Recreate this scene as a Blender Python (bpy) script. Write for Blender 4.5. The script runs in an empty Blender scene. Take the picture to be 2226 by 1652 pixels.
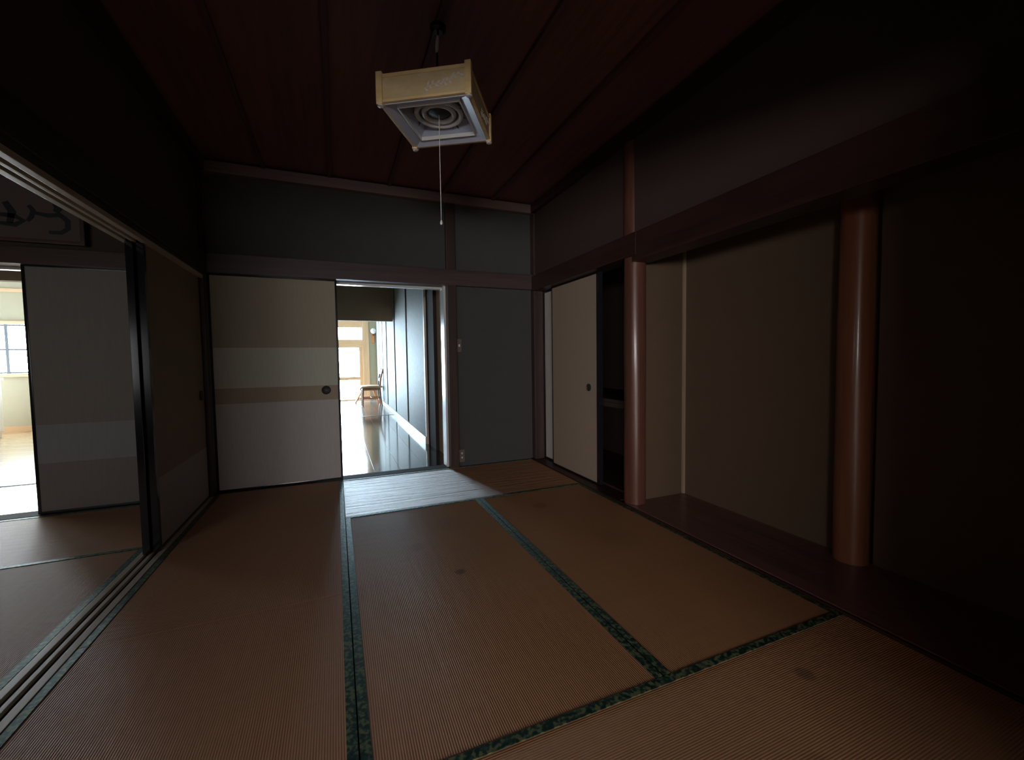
import bpy, bmesh, math, random
from mathutils import Matrix, Vector
random.seed(7)
scene = bpy.context.scene
COL = scene.collection
S = 1.04                                   # layout units -> metres (camera height is 1 unit)

# ------------------------------------------------------------------ camera
F_PX, YAW, PITCH, ROLL = 919.4, math.radians(22.551), math.radians(-2.860), math.radians(-0.823)
d = Vector((math.sin(YAW)*math.cos(PITCH), math.cos(YAW)*math.cos(PITCH), math.sin(PITCH)))
r = Vector((math.cos(YAW), -math.sin(YAW), 0)); u = r.cross(d)
r2 = math.cos(ROLL)*r + math.sin(ROLL)*u; u2 = -math.sin(ROLL)*r + math.cos(ROLL)*u
cam = bpy.data.cameras.new('camera'); cam.sensor_width = 36; cam.lens = 36*F_PX/2226; cam.clip_start = .02
camo = bpy.data.objects.new('camera', cam); COL.objects.link(camo)
m = Matrix((r2, u2, -d)).transposed().to_4x4(); m.translation = Vector((0, 0, 1))*S
camo.matrix_world = m
scene.camera = camo

# ------------------------------------------------------------------ world, light levels, exposure
world = bpy.data.worlds.new('daylight'); scene.world = world; world.use_nodes = True
bg = world.node_tree.nodes['Background']; bg.inputs[0].default_value = (.75, .87, 1, 1); bg.inputs[1].default_value = 1.0
HALL_WINDOW, HALL_FILL, FAR_WINDOW, GARDEN_WINDOW, SIDE_WINDOW, LEFT_FILL = 56.0, 1.4, 42.0, 35.0, 11.0, 5.0   # radiance of the daylit panes, two of them added fill
scene.view_settings.view_transform = 'Standard'; scene.view_settings.look = 'None'
scene.view_settings.gamma = 1; scene.view_settings.use_curve_mapping = False
scene.view_settings.exposure = 0.0
cy = scene.cycles
cy.max_bounces = 10; cy.diffuse_bounces = 6; cy.glossy_bounces = 5; cy.caustics_reflective = True
cy.sample_clamp_indirect = 6; cy.use_denoising = True; cy.blur_glossy = 0.6

# ------------------------------------------------------------------ materials
def nodes(name):
    mt = bpy.data.materials.new(name); mt.use_nodes = True
    nt = mt.node_tree; b = nt.nodes['Principled BSDF']
    return mt, nt, b
def N(nt, t, **kw):
    n = nt.nodes.new(t)
    for k, v in kw.items(): setattr(n, k, v)
    return n
def mixc(nt, fac, a, b):
    n = N(nt, 'ShaderNodeMix', data_type='RGBA')
    for i, v in ((0, fac), (6, a), (7, b)):
        if hasattr(v, 'type') and not isinstance(v, (tuple, float)): nt.links.new(v, n.inputs[i])
        else: n.inputs[i].default_value = v if i == 0 else (*v, 1)
    return n.outputs[2]
def noise(nt, scale, detail=4, vec=None, rough=.55):
    n = N(nt, 'ShaderNodeTexNoise'); n.inputs['Scale'].default_value = scale
    n.inputs['Detail'].default_value = detail; n.inputs['Roughness'].default_value = rough
    if vec is not None: nt.links.new(vec, n.inputs['Vector'])
    return n.outputs['Fac']
def coords(nt, sc=(1, 1, 1), kind='Object'):
    tc = N(nt, 'ShaderNodeTexCoord'); mp = N(nt, 'ShaderNodeMapping'); mp.inputs['Scale'].default_value = sc
    nt.links.new(tc.outputs[kind], mp.inputs['Vector']); return mp.outputs[0]
def ramp(nt, fac, stops):
    n = N(nt, 'ShaderNodeValToRGB'); e = n.color_ramp.elements
    while len(e) < len(stops): e.new(.5)
    for i, (p, c) in enumerate(stops): e[i].position = p; e[i].color = (*c, 1)
    nt.links.new(fac, n.inputs[0]); return n.outputs[0]
def bump(nt, b, h, strength=.3, dist=.002):
    n = N(nt, 'ShaderNodeBump'); n.inputs['Strength'].default_value = strength; n.inputs['Distance'].default_value = dist
    nt.links.new(h, n.inputs['Height']); nt.links.new(n.outputs[0], b.inputs['Normal'])
def math1(nt, op, a, b=None, c=None):
    n = N(nt, 'ShaderNodeMath', operation=op)
    for i, v in enumerate((a, b, c)):
        if v is None: continue
        if isinstance(v, (int, float)): n.inputs[i].default_value = v
        else: nt.links.new(v, n.inputs[i])
    return n.outputs[0]

def plain(name, c, rough=.5, metal=0, spec=.5, var=.12, scale=14, coat=0):
    mt, nt, b = nodes(name)
    f = noise(nt, scale, 5, coords(nt))
    lo = tuple(v*(1-var) for v in c); hi = tuple(min(1, v*(1+var)) for v in c)
    nt.links.new(mixc(nt, f, lo, hi), b.inputs['Base Color'])
    b.inputs['Roughness'].default_value = rough; b.inputs['Metallic'].default_value = metal
    b.inputs['Specular IOR Level'].default_value = spec; b.inputs['Coat Weight'].default_value = coat
    return mt
def wood(name, c1, c2, axis='z', rough=.4, spec=.5, grain=26, coat=0):
    mt, nt, b = nodes(name)
    sc = {'x': (.06, 1, 1), 'y': (1, .06, 1), 'z': (1, 1, .06)}[axis]
    v = coords(nt, sc)
    f = noise(nt, grain, 6, v, .65); g = noise(nt, grain*.25, 3, v)
    fac = math1(nt, 'MULTIPLY_ADD', g, .5, math1(nt, 'MULTIPLY', f, .5))
    nt.links.new(ramp(nt, fac, [(.36, c1), (.62, c2)]), b.inputs['Base Color'])
    b.inputs['Roughness'].default_value = rough; b.inputs['Specular IOR Level'].default_value = spec
    b.inputs['Coat Weight'].default_value = coat; b.inputs['Coat Roughness'].default_value = .15
    bump(nt, b, f, .12, .001)
    return mt
def plaster(name, c, var=.12):
    mt, nt, b = nodes(name)
    v = coords(nt)
    f = noise(nt, 9, 6, v, .6)
    nt.links.new(mixc(nt, f, tuple(x*(1-var) for x in c), tuple(x*(1+var) for x in c)), b.inputs['Base Color'])
    b.inputs['Roughness'].default_value = .85; b.inputs['Specular IOR Level'].default_value = .25
    bump(nt, b, noise(nt, 320, 3, v), .25, .0015)
    return mt
def emit(name, c, s, var=0.0, scale=30):
    mt = bpy.data.materials.new(name); mt.use_nodes = True; nt = mt.node_tree
    nt.nodes.remove(nt.nodes['Principled BSDF']); e = N(nt, 'ShaderNodeEmission')
    e.inputs[1].default_value = s
    if var: nt.links.new(mixc(nt, noise(nt, scale, 5, coords(nt)), tuple(x*(1-var) for x in c), c), e.inputs[0])
    else: e.inputs[0].default_value = (*c, 1)
    nt.links.new(e.outputs[0], nt.nodes['Material Output'].inputs[0]); return mt
def tatami(name, along, stains=(), wave=2.0):
    """woven rush: ridges run along the mat's length ('x' or 'y'); sheen is spread along them by the crosswise rushes"""
    mt, nt, b = nodes(name)
    tc = N(nt, 'ShaderNodeTexCoord'); sx = N(nt, 'ShaderNodeSeparateXYZ'); nt.links.new(tc.outputs['Object'], sx.inputs[0])
    across, lng = (sx.outputs[1], sx.outputs[0]) if along == 'x' else (sx.outputs[0], sx.outputs[1])
    wob = noise(nt, 5, 2, tc.outputs['Object'])
    ph = math1(nt, 'MULTIPLY_ADD', across, 2*math.pi/.0070, math1(nt, 'MULTIPLY', wob, 1.2))
    ridge = math1(nt, 'MULTIPLY_ADD', math1(nt, 'SINE', ph), .5, .5)
    sc = (.9, 14, 1) if along == 'x' else (14, .9, 1)
    reed = noise(nt, 30, 4, coords(nt, tuple(1/x if x != 1 else 1 for x in sc)))
    blotch = noise(nt, 2.2, 4, tc.outputs['Object'])
    col = mixc(nt, blotch, (.50, .245, .115), (.58, .315, .165))
    col = mixc(nt, math1(nt, 'MULTIPLY', reed, .55), col, (.36, .19, .09))
    col = mixc(nt, math1(nt, 'MULTIPLY', math1(nt, 'SUBTRACT', 1, ridge), .32), col, (.2, .09, .04))
    for (x, y, rad, dk) in stains:      # old spill marks, in metres from the mat's centre
        vm = N(nt, 'ShaderNodeVectorMath', operation='DISTANCE'); nt.links.new(tc.outputs['Object'], vm.inputs[0])
        vm.inputs[1].default_value = (x, y, 0)
        dd = math1(nt, 'ADD', vm.outputs['Value'], math1(nt, 'MULTIPLY_ADD', noise(nt, 40, 2, tc.outputs['Object']), .012, -.006))
        mr = N(nt, 'ShaderNodeMapRange'); nt.links.new(dd, mr.inputs[0])
        mr.inputs[1].default_value = rad*.75; mr.inputs[2].default_value = rad*1.15; mr.inputs[3].default_value = dk; mr.inputs[4].default_value = 0
        col = mixc(nt, mr.outputs[0], col, (.09, .05, .03))
    nt.links.new(col, b.inputs['Base Color'])
    b.inputs['Roughness'].default_value = .48; b.inputs['Specular IOR Level'].default_value = .8
    b.inputs['Anisotropic'].default_value = .88
    t = N(nt, 'ShaderNodeCombineXYZ'); t.inputs[0 if along == 'x' else 1].default_value = 1
    nt.links.new(t.outputs[0], b.inputs['Tangent'])
    wv = noise(nt, 6, 3, coords(nt, (.35, 4.5, 1) if along == 'x' else (4.5, .35, 1)))
    bump(nt, b, math1(nt, 'MULTIPLY_ADD', wv, wave, ridge), .5, .0014)
    return mt
def heri(name):
    mt, nt, b = nodes(name)
    f = noise(nt, 70, 3, coords(nt), .5)
    nt.links.new(ramp(nt, f, [(.40, (.003, .012, .008)), (.50, (.016, .048, .032)), (.60, (.15, .17, .075))]), b.inputs['Base Color'])
    b.inputs['Roughness'].default_value = .5; b.inputs['Specular IOR Level'].default_value = .8; b.inputs['Specular Tint'].default_value = (.5, 1, .9, 1)
    b.inputs['Anisotropic'].default_value = .7; t = N(nt, 'ShaderNodeCombineXYZ'); t.inputs[0].default_value = 1
    nt.links.new(t.outputs[0], b.inputs['Tangent'])
    return mt
def bands(name, stops, rough=.55):
    """sliding-door paper printed with horizontal bands: stops = [(z_from_in_layout_units, colour)], object origin on the floor"""
    mt, nt, b = nodes(name)
    tc = N(nt, 'ShaderNodeTexCoord'); sx = N(nt, 'ShaderNodeSeparateXYZ'); nt.links.new(tc.outputs['Object'], sx.inputs[0])
    fac = math1(nt, 'DIVIDE', sx.outputs[2], 1.7*S)
    n = N(nt, 'ShaderNodeValToRGB'); n.color_ramp.interpolation = 'CONSTANT'; e = n.color_ramp.elements
    while len(e) < len(stops): e.new(.5)
    for i, (p, c) in enumerate(stops): e[i].position = p/1.7; e[i].color = (*c, 1)
    nt.links.new(fac, n.inputs[0])
    f = noise(nt, 60, 4, coords(nt, (1, 1, .12)))
    mx = N(nt, 'ShaderNodeMix', data_type='RGBA', blend_type='MULTIPLY'); mx.inputs[0].default_value = .18
    nt.links.new(n.outputs[0], mx.inputs[6]); g = N(nt, 'ShaderNodeCombineColor')
    for i in range(3): nt.links.new(f, g.inputs[i])
    nt.links.new(g.outputs[0], mx.inputs[7]); nt.links.new(mx.outputs[2], b.inputs['Base Color'])
    b.inputs['Roughness'].default_value = rough; b.inputs['Specular IOR Level'].default_value = .4
    return mt

M = {}
M['dark_wood_x'] = wood('dark_wood_x', (.055, .026, .02), (.10, .048, .036), 'x', .42)
M['dark_wood_y'] = wood('dark_wood_y', (.028, .012, .010), (.05, .022, .018), 'y', .42)
M['dark_wood_z'] = wood('dark_wood_z', (.043, .027, .024), (.074, .046, .040), 'z', .40)
M['rail_wood_y'] = wood('rail_wood_y', (.50, .44, .34), (.66, .59, .47), 'y', .45)
M['groove_y'] = wood('groove_y', (.035, .028, .025), (.06, .05, .04), 'y', .6)
M['alcove_board'] = wood('alcove_board', (.12, .055, .05), (.22, .11, .10), 'y', .33, coat=.15)
M['pale_strip'] = wood('pale_strip', (.34, .25, .18), (.44, .33, .24), 'z', .35)
M['log'] = wood('polished_log', (.082, .028, .020), (.15, .060, .040), 'z', .40, coat=.3, grain=18)
M['log2'] = wood('polished_log_red', (.20, .066, .028), (.31, .125, .06), 'z', .36, coat=.35, grain=18)
M['ceiling'] = wood('ceiling_board', (.165, .066, .054), (.26, .108, .085), 'y', .6)
M['batten'] = wood('ceiling_batten', (.10, .042, .034), (.15, .063, .05), 'y', .5)
M['cornice'] = wood('cornice', (.17, .115, .10), (.25, .17, .145), 'x', .5)
M['lintel_x'] = wood('lintel_x', (.052, .031, .033), (.088, .054, .054), 'x', .45)
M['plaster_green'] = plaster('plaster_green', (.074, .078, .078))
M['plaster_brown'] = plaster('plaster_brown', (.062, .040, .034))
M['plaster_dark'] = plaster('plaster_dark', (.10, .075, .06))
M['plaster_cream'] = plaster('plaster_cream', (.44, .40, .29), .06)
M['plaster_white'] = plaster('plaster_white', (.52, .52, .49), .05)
M['alcove_wall'] = plaster('alcove_wall', (.132, .088, .058), .1)
M['matte_dark'] = plain('matte_dark_wood', (.05, .036, .03), .85, spec=.1)
M['matte_sill'] = plain('worn_sill', (.045, .032, .028), .75, spec=.25)
M['header'] = plaster('header_brown', (.42, .32, .23), .08)
M['hall_panel'] = plain('hall_panel_paper', (.245, .255, .25), .6, var=.25, scale=16, spec=.2)
M['lacquer'] = plain('black_lacquer', (.012, .012, .016), .16, var=.1, spec=.6)
M['light_wood_z'] = wood('light_wood_z', (.58, .36, .20), (.70, .46, .27), 'z', .45)
M['light_wood_x'] = wood('light_wood_x', (.58, .36, .20), (.70, .46, .27), 'x', .45)
M['pale_wood'] = wood('pale_wood', (.72, .64, .55), (.82, .75, .66), 'z', .4)
M['orange_wood'] = wood('orange_wood', (.55, .17, .05), (.70, .27, .09), 'z', .4)
M['seat_wood'] = wood('seat_wood', (.34, .22, .14), (.44, .30, .20), 'x', .4)
M['chair_wood'] = wood('chair_wood', (.20, .085, .045), (.29, .13, .075), 'z', .45)
M['hall_floor'] = wood('hall_floor', (.030, .026, .028), (.05, .043, .045), 'y', .09, spec=.45, coat=.25, grain=34)
M['hall_floor_far'] = wood('hall_floor_far', (.12, .105, .10), (.18, .16, .15), 'y', .14, spec=.5, coat=.2, grain=34)
M['room_floor'] = wood('bright_room_floor', (.45, .33, .19), (.58, .44, .27), 'x', .2, coat=.3)
M['white'] = plain('white_paint', (.80, .80, .79), .22, var=.03)
M['plate'] = plain('switch_plate', (.17, .14, .12), .3, var=.05)
M['dark_metal'] = plain('dark_metal', (.05, .047, .045), .5, .3, var=.15)
M['lamp_leaf'] = plain('lamp_leaf_relief', (.66, .62, .58), .35, var=.05)
M['frame_grey'] = plain('window_frame_grey', (.10, .12, .15), .45, 0, var=.05)
M['tatami_y'] = tatami('tatami_y', 'y')
M['tatami_x'] = tatami('tatami_x', 'x', wave=5.0)
M['tatami_x_wavy'] = tatami('tatami_x_wavy', 'x', wave=18.0)
M['heri'] = heri('green_brocade_border')
TAN, PALE, OLIVE, GREY = (.40, .31, .21), (.60, .57, .53), (.44, .38, .25), (.45, .43, .42)
M['fusuma_back'] = bands('fusuma_bands_back', [(0, (.72, .69, .67)), (.683, (.50, .41, .29)), (.80, (.72, .74, .62)), (1.11, (.50, .45, .34))])
M['fusuma_left'] = bands('fusuma_bands_left', [(0, (.44, .42, .40)), (.385, (.30, .23, .17))])
M['fusuma_far'] = bands('fusuma_bands_far', [(0, (.36, .31, .29)), (.34, (.44, .44, .45)), (.60, (.36, .32, .27))])
M['fusuma_closet'] = plain('fusuma_plain_tan', (.36, .28, .215), .6, var=.06, scale=40)
M['fusuma_closet_pale'] = plain('fusuma_plain_pale', (.60, .56, .52), .5, var=.05)
M['lamp_wood'] = wood('lamp_wood', (.66, .48, .22), (.82, .62, .32), 'x', .4)
M['lamp_panel'] = wood('lamp_panel', (.54, .41, .22), (.66, .52, .31), 'x', .5)
M['lamp_white'] = plain('lamp_acrylic', (.60, .66, .80), .25, var=.05)
M['lamp_reflector'] = plain('lamp_reflector', (.38, .43, .54), .3, var=.12)
M['tube'] = plain('fluorescent_tube', (.72, .72, .70), .25, var=.04)
M['plug'] = plain('plug_grey', (.80, .76, .72), .4)
M['paper'] = plain('calligraphy_paper', (.15, .11, .09), .7, var=.1)
M['ink'] = plain('ink', (.012, .012, .016), .5)
M['glass_hall'] = emit('frosted_glass_hall', (.62, .84, 1.0), HALL_WINDOW, .18, 16)
M['fill_side'] = emit('added_fill_side', (.86, .95, 1.0), HALL_FILL)
M['glass_far'] = emit('bright_glass_far', (.86, .95, 1.0), FAR_WINDOW)
M['glass_garden'] = emit('bright_glass_garden', (.70, .87, 1.0), SIDE_WINDOW)
M['fill_left'] = emit('added_fill_left', (.95, .97, 1.0), LEFT_FILL)
M['shoji'] = emit('daylit_shoji_paper', (1.0, .93, .90), GARDEN_WINDOW)

# ------------------------------------------------------------------ mesh helpers
class B:
    """collects shapes in layout units; build() links ONE mesh object"""
    def __init__(s): s.bm = bmesh.new()
    def box(s, x0, x1, y0, y1, z0, z1, bev=0):
        vs = [s.bm.verts.new((x, y, z)) for x in (x0, x1) for y in (y0, y1) for z in (z0, z1)]
        q = ((0, 1, 3, 2), (4, 6, 7, 5), (0, 4, 5, 1), (2, 3, 7, 6), (0, 2, 6, 4), (1, 5, 7, 3))
        fs = [s.bm.faces.new([vs[i] for i in f]) for f in q]
        if bev:
            es = list({e for f in fs for e in f.edges})
            bmesh.ops.bevel(s.bm, geom=es, offset=bev, segments=2, profile=.7, affect='EDGES')
        return s
    def prism(s, pts, z0, z1):
        a = [s.bm.verts.new((x, y, z0)) for x, y in pts]; b = [s.bm.verts.new((x, y, z1)) for x, y in pts]
        n = len(pts); s.bm.faces.new(a[::-1]); s.bm.faces.new(b)
        for i in range(n): s.bm.faces.new((a[i], a[(i+1) % n], b[(i+1) % n], b[i]))
        return s
    def hexa(s, a, b):
        """loft between two quads (lists of four points)"""
        va = [s.bm.verts.new(p) for p in a]; vb = [s.bm.verts.new(p) for p in b]
        s.bm.faces.new(va[::-1]); s.bm.faces.new(vb)
        for i in range(4): s.bm.faces.new((va[i], va[(i+1) % 4], vb[(i+1) % 4], vb[i]))
        return s
    def tube(s, pts, rad, n=12, rads=None):
        pts = [Vector(p) for p in pts]; rings = []
        for i, p in enumerate(pts):
            t = (pts[min(i+1, len(pts)-1)] - pts[max(i-1, 0)]).normalized()
            ref = Vector((0, 0, 1)) if abs(t.z) < .9 else Vector((1, 0, 0))
            a = t.cross(ref).normalized(); b = t.cross(a)
            rr = rads[i] if rads else rad
            rings.append([s.bm.verts.new(p + rr*(math.cos(2*math.pi*k/n)*a + math.sin(2*math.pi*k/n)*b)) for k in range(n)])
        for A, C in zip(rings, rings[1:]):
            for k in range(n): s.bm.faces.new((A[k], A[(k+1) % n], C[(k+1) % n], C[k]))
        s.bm.faces.new(rings[0][::-1]); s.bm.faces.new(rings[-1]); return s
    def lathe(s, c, prof, n=28, axis='z'):
        rings = []
        for rr, h in prof:
            ring = []
            for k in range(n):
                a = 2*math.pi*k/n; x, y = rr*math.cos(a), rr*math.sin(a)
                p = {'z': (x, y, h), 'y': (x, h, y), 'x': (h, x, y)}[axis]
                ring.append(s.bm.verts.new((c[0]+p[0], c[1]+p[1], c[2]+p[2])))
            rings.append(ring)
        for A, C in zip(rings, rings[1:]):
            for k in range(n): s.bm.faces.new((A[k], A[(k+1) % n], C[(k+1) % n], C[k]))
        s.bm.faces.new(rings[0][::-1]); s.bm.faces.new(rings[-1]); return s
    def torus(s, c, R, rr, n=40, k=10):
        vs = [[s.bm.verts.new((c[0]+(R+rr*math.cos(b))*math.cos(a), c[1]+(R+rr*math.cos(b))*math.sin(a), c[2]+rr*math.sin(b)))
               for b in (2*math.pi*j/k for j in range(k))] for a in (2*math.pi*i/n for i in range(n))]
        for i in range(n):
            for j in range(k): s.bm.faces.new((vs[i][j], vs[(i+1) % n][j], vs[(i+1) % n][(j+1) % k], vs[i][(j+1) % k]))
        return s
    def build(s, name, mat, parent=None, origin=None, rot=0, pivot=(0, 0), smooth=False):
        bm = s.bm
        if rot:
            R = Matrix.Rotation(rot, 3, 'Z'); pv = Vector((pivot[0], pivot[1], 0))
            for v in bm.verts: v.co = R @ (v.co - pv) + pv
        bmesh.ops.recalc_face_normals(bm, faces=bm.faces)
        xs = [v.co.x for v in bm.verts]; ys = [v.co.y for v in bm.verts]; zs = [v.co.z for v in bm.verts]
        if origin is None: origin = ((min(xs)+max(xs))/2, (min(ys)+max(ys))/2, min(zs))
        o3 = Vector(origin)
        for v in bm.verts: v.co = (v.co - o3)*S
        me = bpy.data.meshes.new(name); bm.to_mesh(me); bm.free(); me.materials.append(M[mat])
        if smooth:
            for p in me.polygons: p.use_smooth = True
            try: me.set_sharp_from_angle(angle=math.radians(40))
            except Exception: pass
        ob = bpy.data.objects.new(name, me); COL.objects.link(ob)
        ob['o'] = list(o3)
        if parent is not None:
            ob.parent = parent; ob.location = (o3 - Vector(parent['o']))*S
        else: ob.location = o3*S
        return ob
def tag(o, label=None, cat=None, group=None, kind=None):
    for k, v in (('label', label), ('category', cat), ('group', group), ('kind', kind)):
        if v: o[k] = v
    return o
def struct(o, label=None): return tag(o, label, None, None, 'structure')
def thing(name, loc, label, cat, group=None):
    o = bpy.data.objects.new(name, None); COL.objects.link(o); o.empty_display_size = .1
    o['o'] = list(loc); o.location = Vector(loc)*S
    return tag(o, label, cat, group)
def sbox(name, x0, x1, y0, y1, z0, z1, mat, parent=None, bev=0, label=None):
    o = B().box(x0, x1, y0, y1, z0, z1, bev).build(name, mat, parent)
    return struct(o, label) if parent is None else o

YB = 3.80            # back wall of the tatami room
CEIL = 2.50
XL0, XL1 = -.985, -.875   # partition with the sliding-door tracks
FRONT = -.14
REAR = -4.6

# ------------------------------------------------------------------ floors
floor = sbox('floor', -3.5, 2.4, FRONT-.1, YB, -.12, -.06, 'dark_wood_y', label='dark sub-floor under the straw mats')
sbox('floor_front', XL1, 1.78, FRONT, .055, -.06, 0, 'dark_wood_x', label='dark wooden floor strip in front of the mats')
# ------------------------------------------------------------------ ceiling of the tatami room: boards and battens
ceil = sbox('ceiling', -1.0, 2.75, FRONT-.1, 3.95, CEIL+.015, CEIL+.08, 'dark_wood_y', label='dark boarded ceiling with thin battens')
bxs = [-.93, -.465, 0, .465, .93, 1.395, 1.86]
for a, b_ in zip(bxs, bxs[1:]):
    B().box(a+.002, b_-.002, FRONT, 3.80, CEIL, CEIL+.014).build('ceiling_board', 'ceiling', ceil)
for x in bxs[1:-1]:
    B().box(x-.013, x+.013, FRONT, 3.78, CEIL-.028, CEIL-.001, .003).build('ceiling_batten', 'batten', ceil)

# ------------------------------------------------------------------ back wall
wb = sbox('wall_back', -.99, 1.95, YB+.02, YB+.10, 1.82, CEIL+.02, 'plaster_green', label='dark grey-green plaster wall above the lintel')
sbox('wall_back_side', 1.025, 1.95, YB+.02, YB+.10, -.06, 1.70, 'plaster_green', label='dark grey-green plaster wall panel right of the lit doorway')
sbox('trim_1', -.93, 1.86, YB-.03, YB+.12, 1.672, 1.815, 'lintel_x', bev=.004, label='reddish brown wooden lintel along the far wall')
sbox('trim_2', -.93, 1.86, YB-.04, YB+.02, 2.40, 2.48, 'cornice', bev=.004, label='brown wooden cornice under the ceiling on the far wall')
sbox('trim_3', .945, 1.03, YB-.025, YB+.10, -.06, 2.40, 'dark_wood_z', bev=.006, label='dark wooden pillar right of the lit doorway')
sbox('trim_4', -.955, -.875, YB-.06, YB+.10, -.06, 2.40, 'dark_wood_z', bev=.006, label='dark corner pillar left of the banded sliding door')
sbox('trim_5', 1.80, 1.90, YB-.05, YB+.10, -.06, 2.40, 'dark_wood_z', bev=.006, label='dark corner pillar beside the closet')
sbox('trim_6', -.875, .945, YB, YB+.13, -.06, .004, 'matte_sill', bev=.003, label='dark wooden threshold of the lit doorway')
# pale lining on the hall side of the doorway
sbox('trim_7', .925, .944, YB+.03, YB+.16, .004, 1.672, 'white', bev=.002, label='pale door jamb edge lit from the hall')
sbox('trim_8', -.30, .944, YB+.10, YB+.16, 1.652, 1.671, 'white', bev=.002, label='pale door head edge lit from the hall')

def fusuma_x(name, x0, x1, y, z0, z1, mat, label, hand=None, th=.03, fr=.016, side=-1):
    """sliding door lying along X; its visible face at y (side -1: faces the camera)"""
    t = thing(name, ((x0+x1)/2, y, 0), label, None); struct(t)
    y1 = y - side*th
    a, b_ = min(y, y1), max(y, y1)
    B().box(x0+fr, x1-fr, a+.003, b_-.003, z0+fr, z1-fr).build('paper_panel', mat, t, origin=((x0+x1)/2, y, 0))
    for p, q in ((x0, x0+fr), (x1-fr, x1)): B().box(p, q, a-.002, b_+.002, z0, z1, .002).build('stile', 'lacquer', t)
    for p, q in ((z0, z0+fr), (z1-fr, z1)): B().box(x0+fr, x1-fr, a-.002, b_+.002, p, q, .002).build('rail', 'lacquer', t)
    if hand:
        hx, hz, rr = hand
        h = B().lathe((hx, y, hz), [(rr, .004*-side), (rr, .004*side), (rr*.86, .005*side), (rr*.72, .001*side), (rr*.05, .0005*side)], axis='y').build('pull_handle', 'dark_metal', t, smooth=True)
    return t
def fusuma_y(name, y0, y1, x, z0, z1, mat, label, hand=None, th=.03, fr=.016, side=1, frn=None):
    t = thing(name, (x, (y0+y1)/2, 0), label, None); struct(t)
    x1 = x - side*th; a, b_ = min(x, x1), max(x, x1); frn = frn or fr
    B().box(a+.003, b_-.003, y0+frn, y1-fr, z0+fr, z1-fr).build('paper_panel', mat, t, origin=(x, (y0+y1)/2, 0))
    for p, q in ((y0, y0+frn), (y1-fr, y1)): B().box(a-.002, b_+.002, p, q, z0, z1, .002).build('stile', 'lacquer', t)
    for p, q in ((z0, z0+fr), (z1-fr, z1)): B().box(a-.002, b_+.002, y0+frn, y1-fr, p, q, .002).build('rail', 'lacquer', t)
    if hand:
        hy, hz, rr = hand
        B().lathe((x, hy, hz), [(rr, -.004*side), (rr, .004*side), (rr*.86, .005*side), (rr*.72, .001*side), (rr*.05, .0005*side)], axis='x').build('pull_handle', 'dark_metal', t, smooth=True)
    return t
fusuma_x('door_1', -.872, .026, YB+.022, .006, 1.676, 'fusuma_back', 'sliding paper door with horizontal tan bands left of the lit doorway', (-.082, .764, .036))

# ------------------------------------------------------------------ left partition: tracks, lintel, stacked doors
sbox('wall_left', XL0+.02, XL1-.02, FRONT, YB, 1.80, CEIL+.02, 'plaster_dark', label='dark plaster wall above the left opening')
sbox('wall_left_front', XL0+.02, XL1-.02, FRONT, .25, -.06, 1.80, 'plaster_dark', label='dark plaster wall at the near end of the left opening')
sbox('trim_9', XL0-.01, XL1+.02, FRONT, YB-.06, 1.668, 1.80, 'dark_wood_y', bev=.004, label='dark lintel beam over the left opening')
sbox('trim_10', XL1-.02, XL1+.035, FRONT, YB-.04, 2.40, 2.48, 'dark_wood_y', bev=.004, label='dark cornice on the left wall')
kam = thing('trim_11', (-.93, 1.5, 1.60), 'grooved upper track of the left sliding doors', None); struct(kam)
shi = thing('trim_12', (-.93, 1.5, -.06), 'grooved wooden floor track of the left sliding doors', None); struct(shi)
B().box(XL0, XL1, FRONT, YB-.06, 1.645, 1.668).build('track_bed', 'groove_y', kam)
B().box(XL0, XL1, FRONT, YB-.06, -.06, -.010).build('track_bed', 'groove_y', shi)
for a, b_ in ((XL0, XL0+.027), (XL0+.047, XL1-.047), (XL1-.027, XL1)):
    B().box(a, b_, FRONT, YB-.06, 1.622, 1.645, .002).build('track_ridge', 'rail_wood_y', kam)
    B().box(a, b_, FRONT, YB-.06, -.010, .004, .0015).build('track_ridge', 'rail_wood_y', shi)
fusuma_y('door_2', 2.76, 3.735, -.897, .005, 1.64, 'fusuma_left', 'grey-brown sliding paper door pushed to the far end of the left opening', (3.64, .77, .034), th=.028, frn=.03)
fusuma_y('door_3', 2.74, 3.72, -.962, .005, 1.64, 'fusuma_left', 'second sliding paper door stacked behind the first in the left track', None, th=.028, frn=.03, side=-1)

# ------------------------------------------------------------------ right side: closet, alcove
sbox('trim_13', 1.775, 1.925, 2.40, YB, -.06, .006, 'dark_wood_y', bev=.003, label='dark wooden threshold of the closet')
sbox('trim_14', 1.785, 1.94, 2.22, YB-.03, 1.655, 1.80, 'dark_wood_y', bev=.005, label='dark lintel over the closet and the polished post')
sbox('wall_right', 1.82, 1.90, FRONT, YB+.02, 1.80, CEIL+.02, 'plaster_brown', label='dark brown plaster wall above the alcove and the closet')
sbox('trim_15', 1.78, 1.84, FRONT, YB-.04, 2.40, 2.48, 'dark_wood_y', bev=.004, label='dark cornice on the right wall')
fusuma_y('door_4', 3.04, 3.745, 1.905, .01, 1.652, 'fusuma_closet_pale', 'pale closet sliding door mostly hidden behind the tan one in the far corner', None, side=-1)
fusuma_y('door_5', 2.735, 3.502, 1.862, .01, 1.652, 'fusuma_closet', 'plain tan closet sliding door with a small dark round pull', (2.885, .763, .03), side=-1, frn=.036, fr=.010)
sbox('wall_closet_back', 2.62, 2.70, 2.30, 3.90, -.06, 2.5, 'plaster_brown', label='dark back wall inside the closet')
sbox('wall_closet_far', 1.90, 2.70, YB, YB+.10, -.06, 2.5, 'plaster_brown', label='dark end wall inside the closet')
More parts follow.
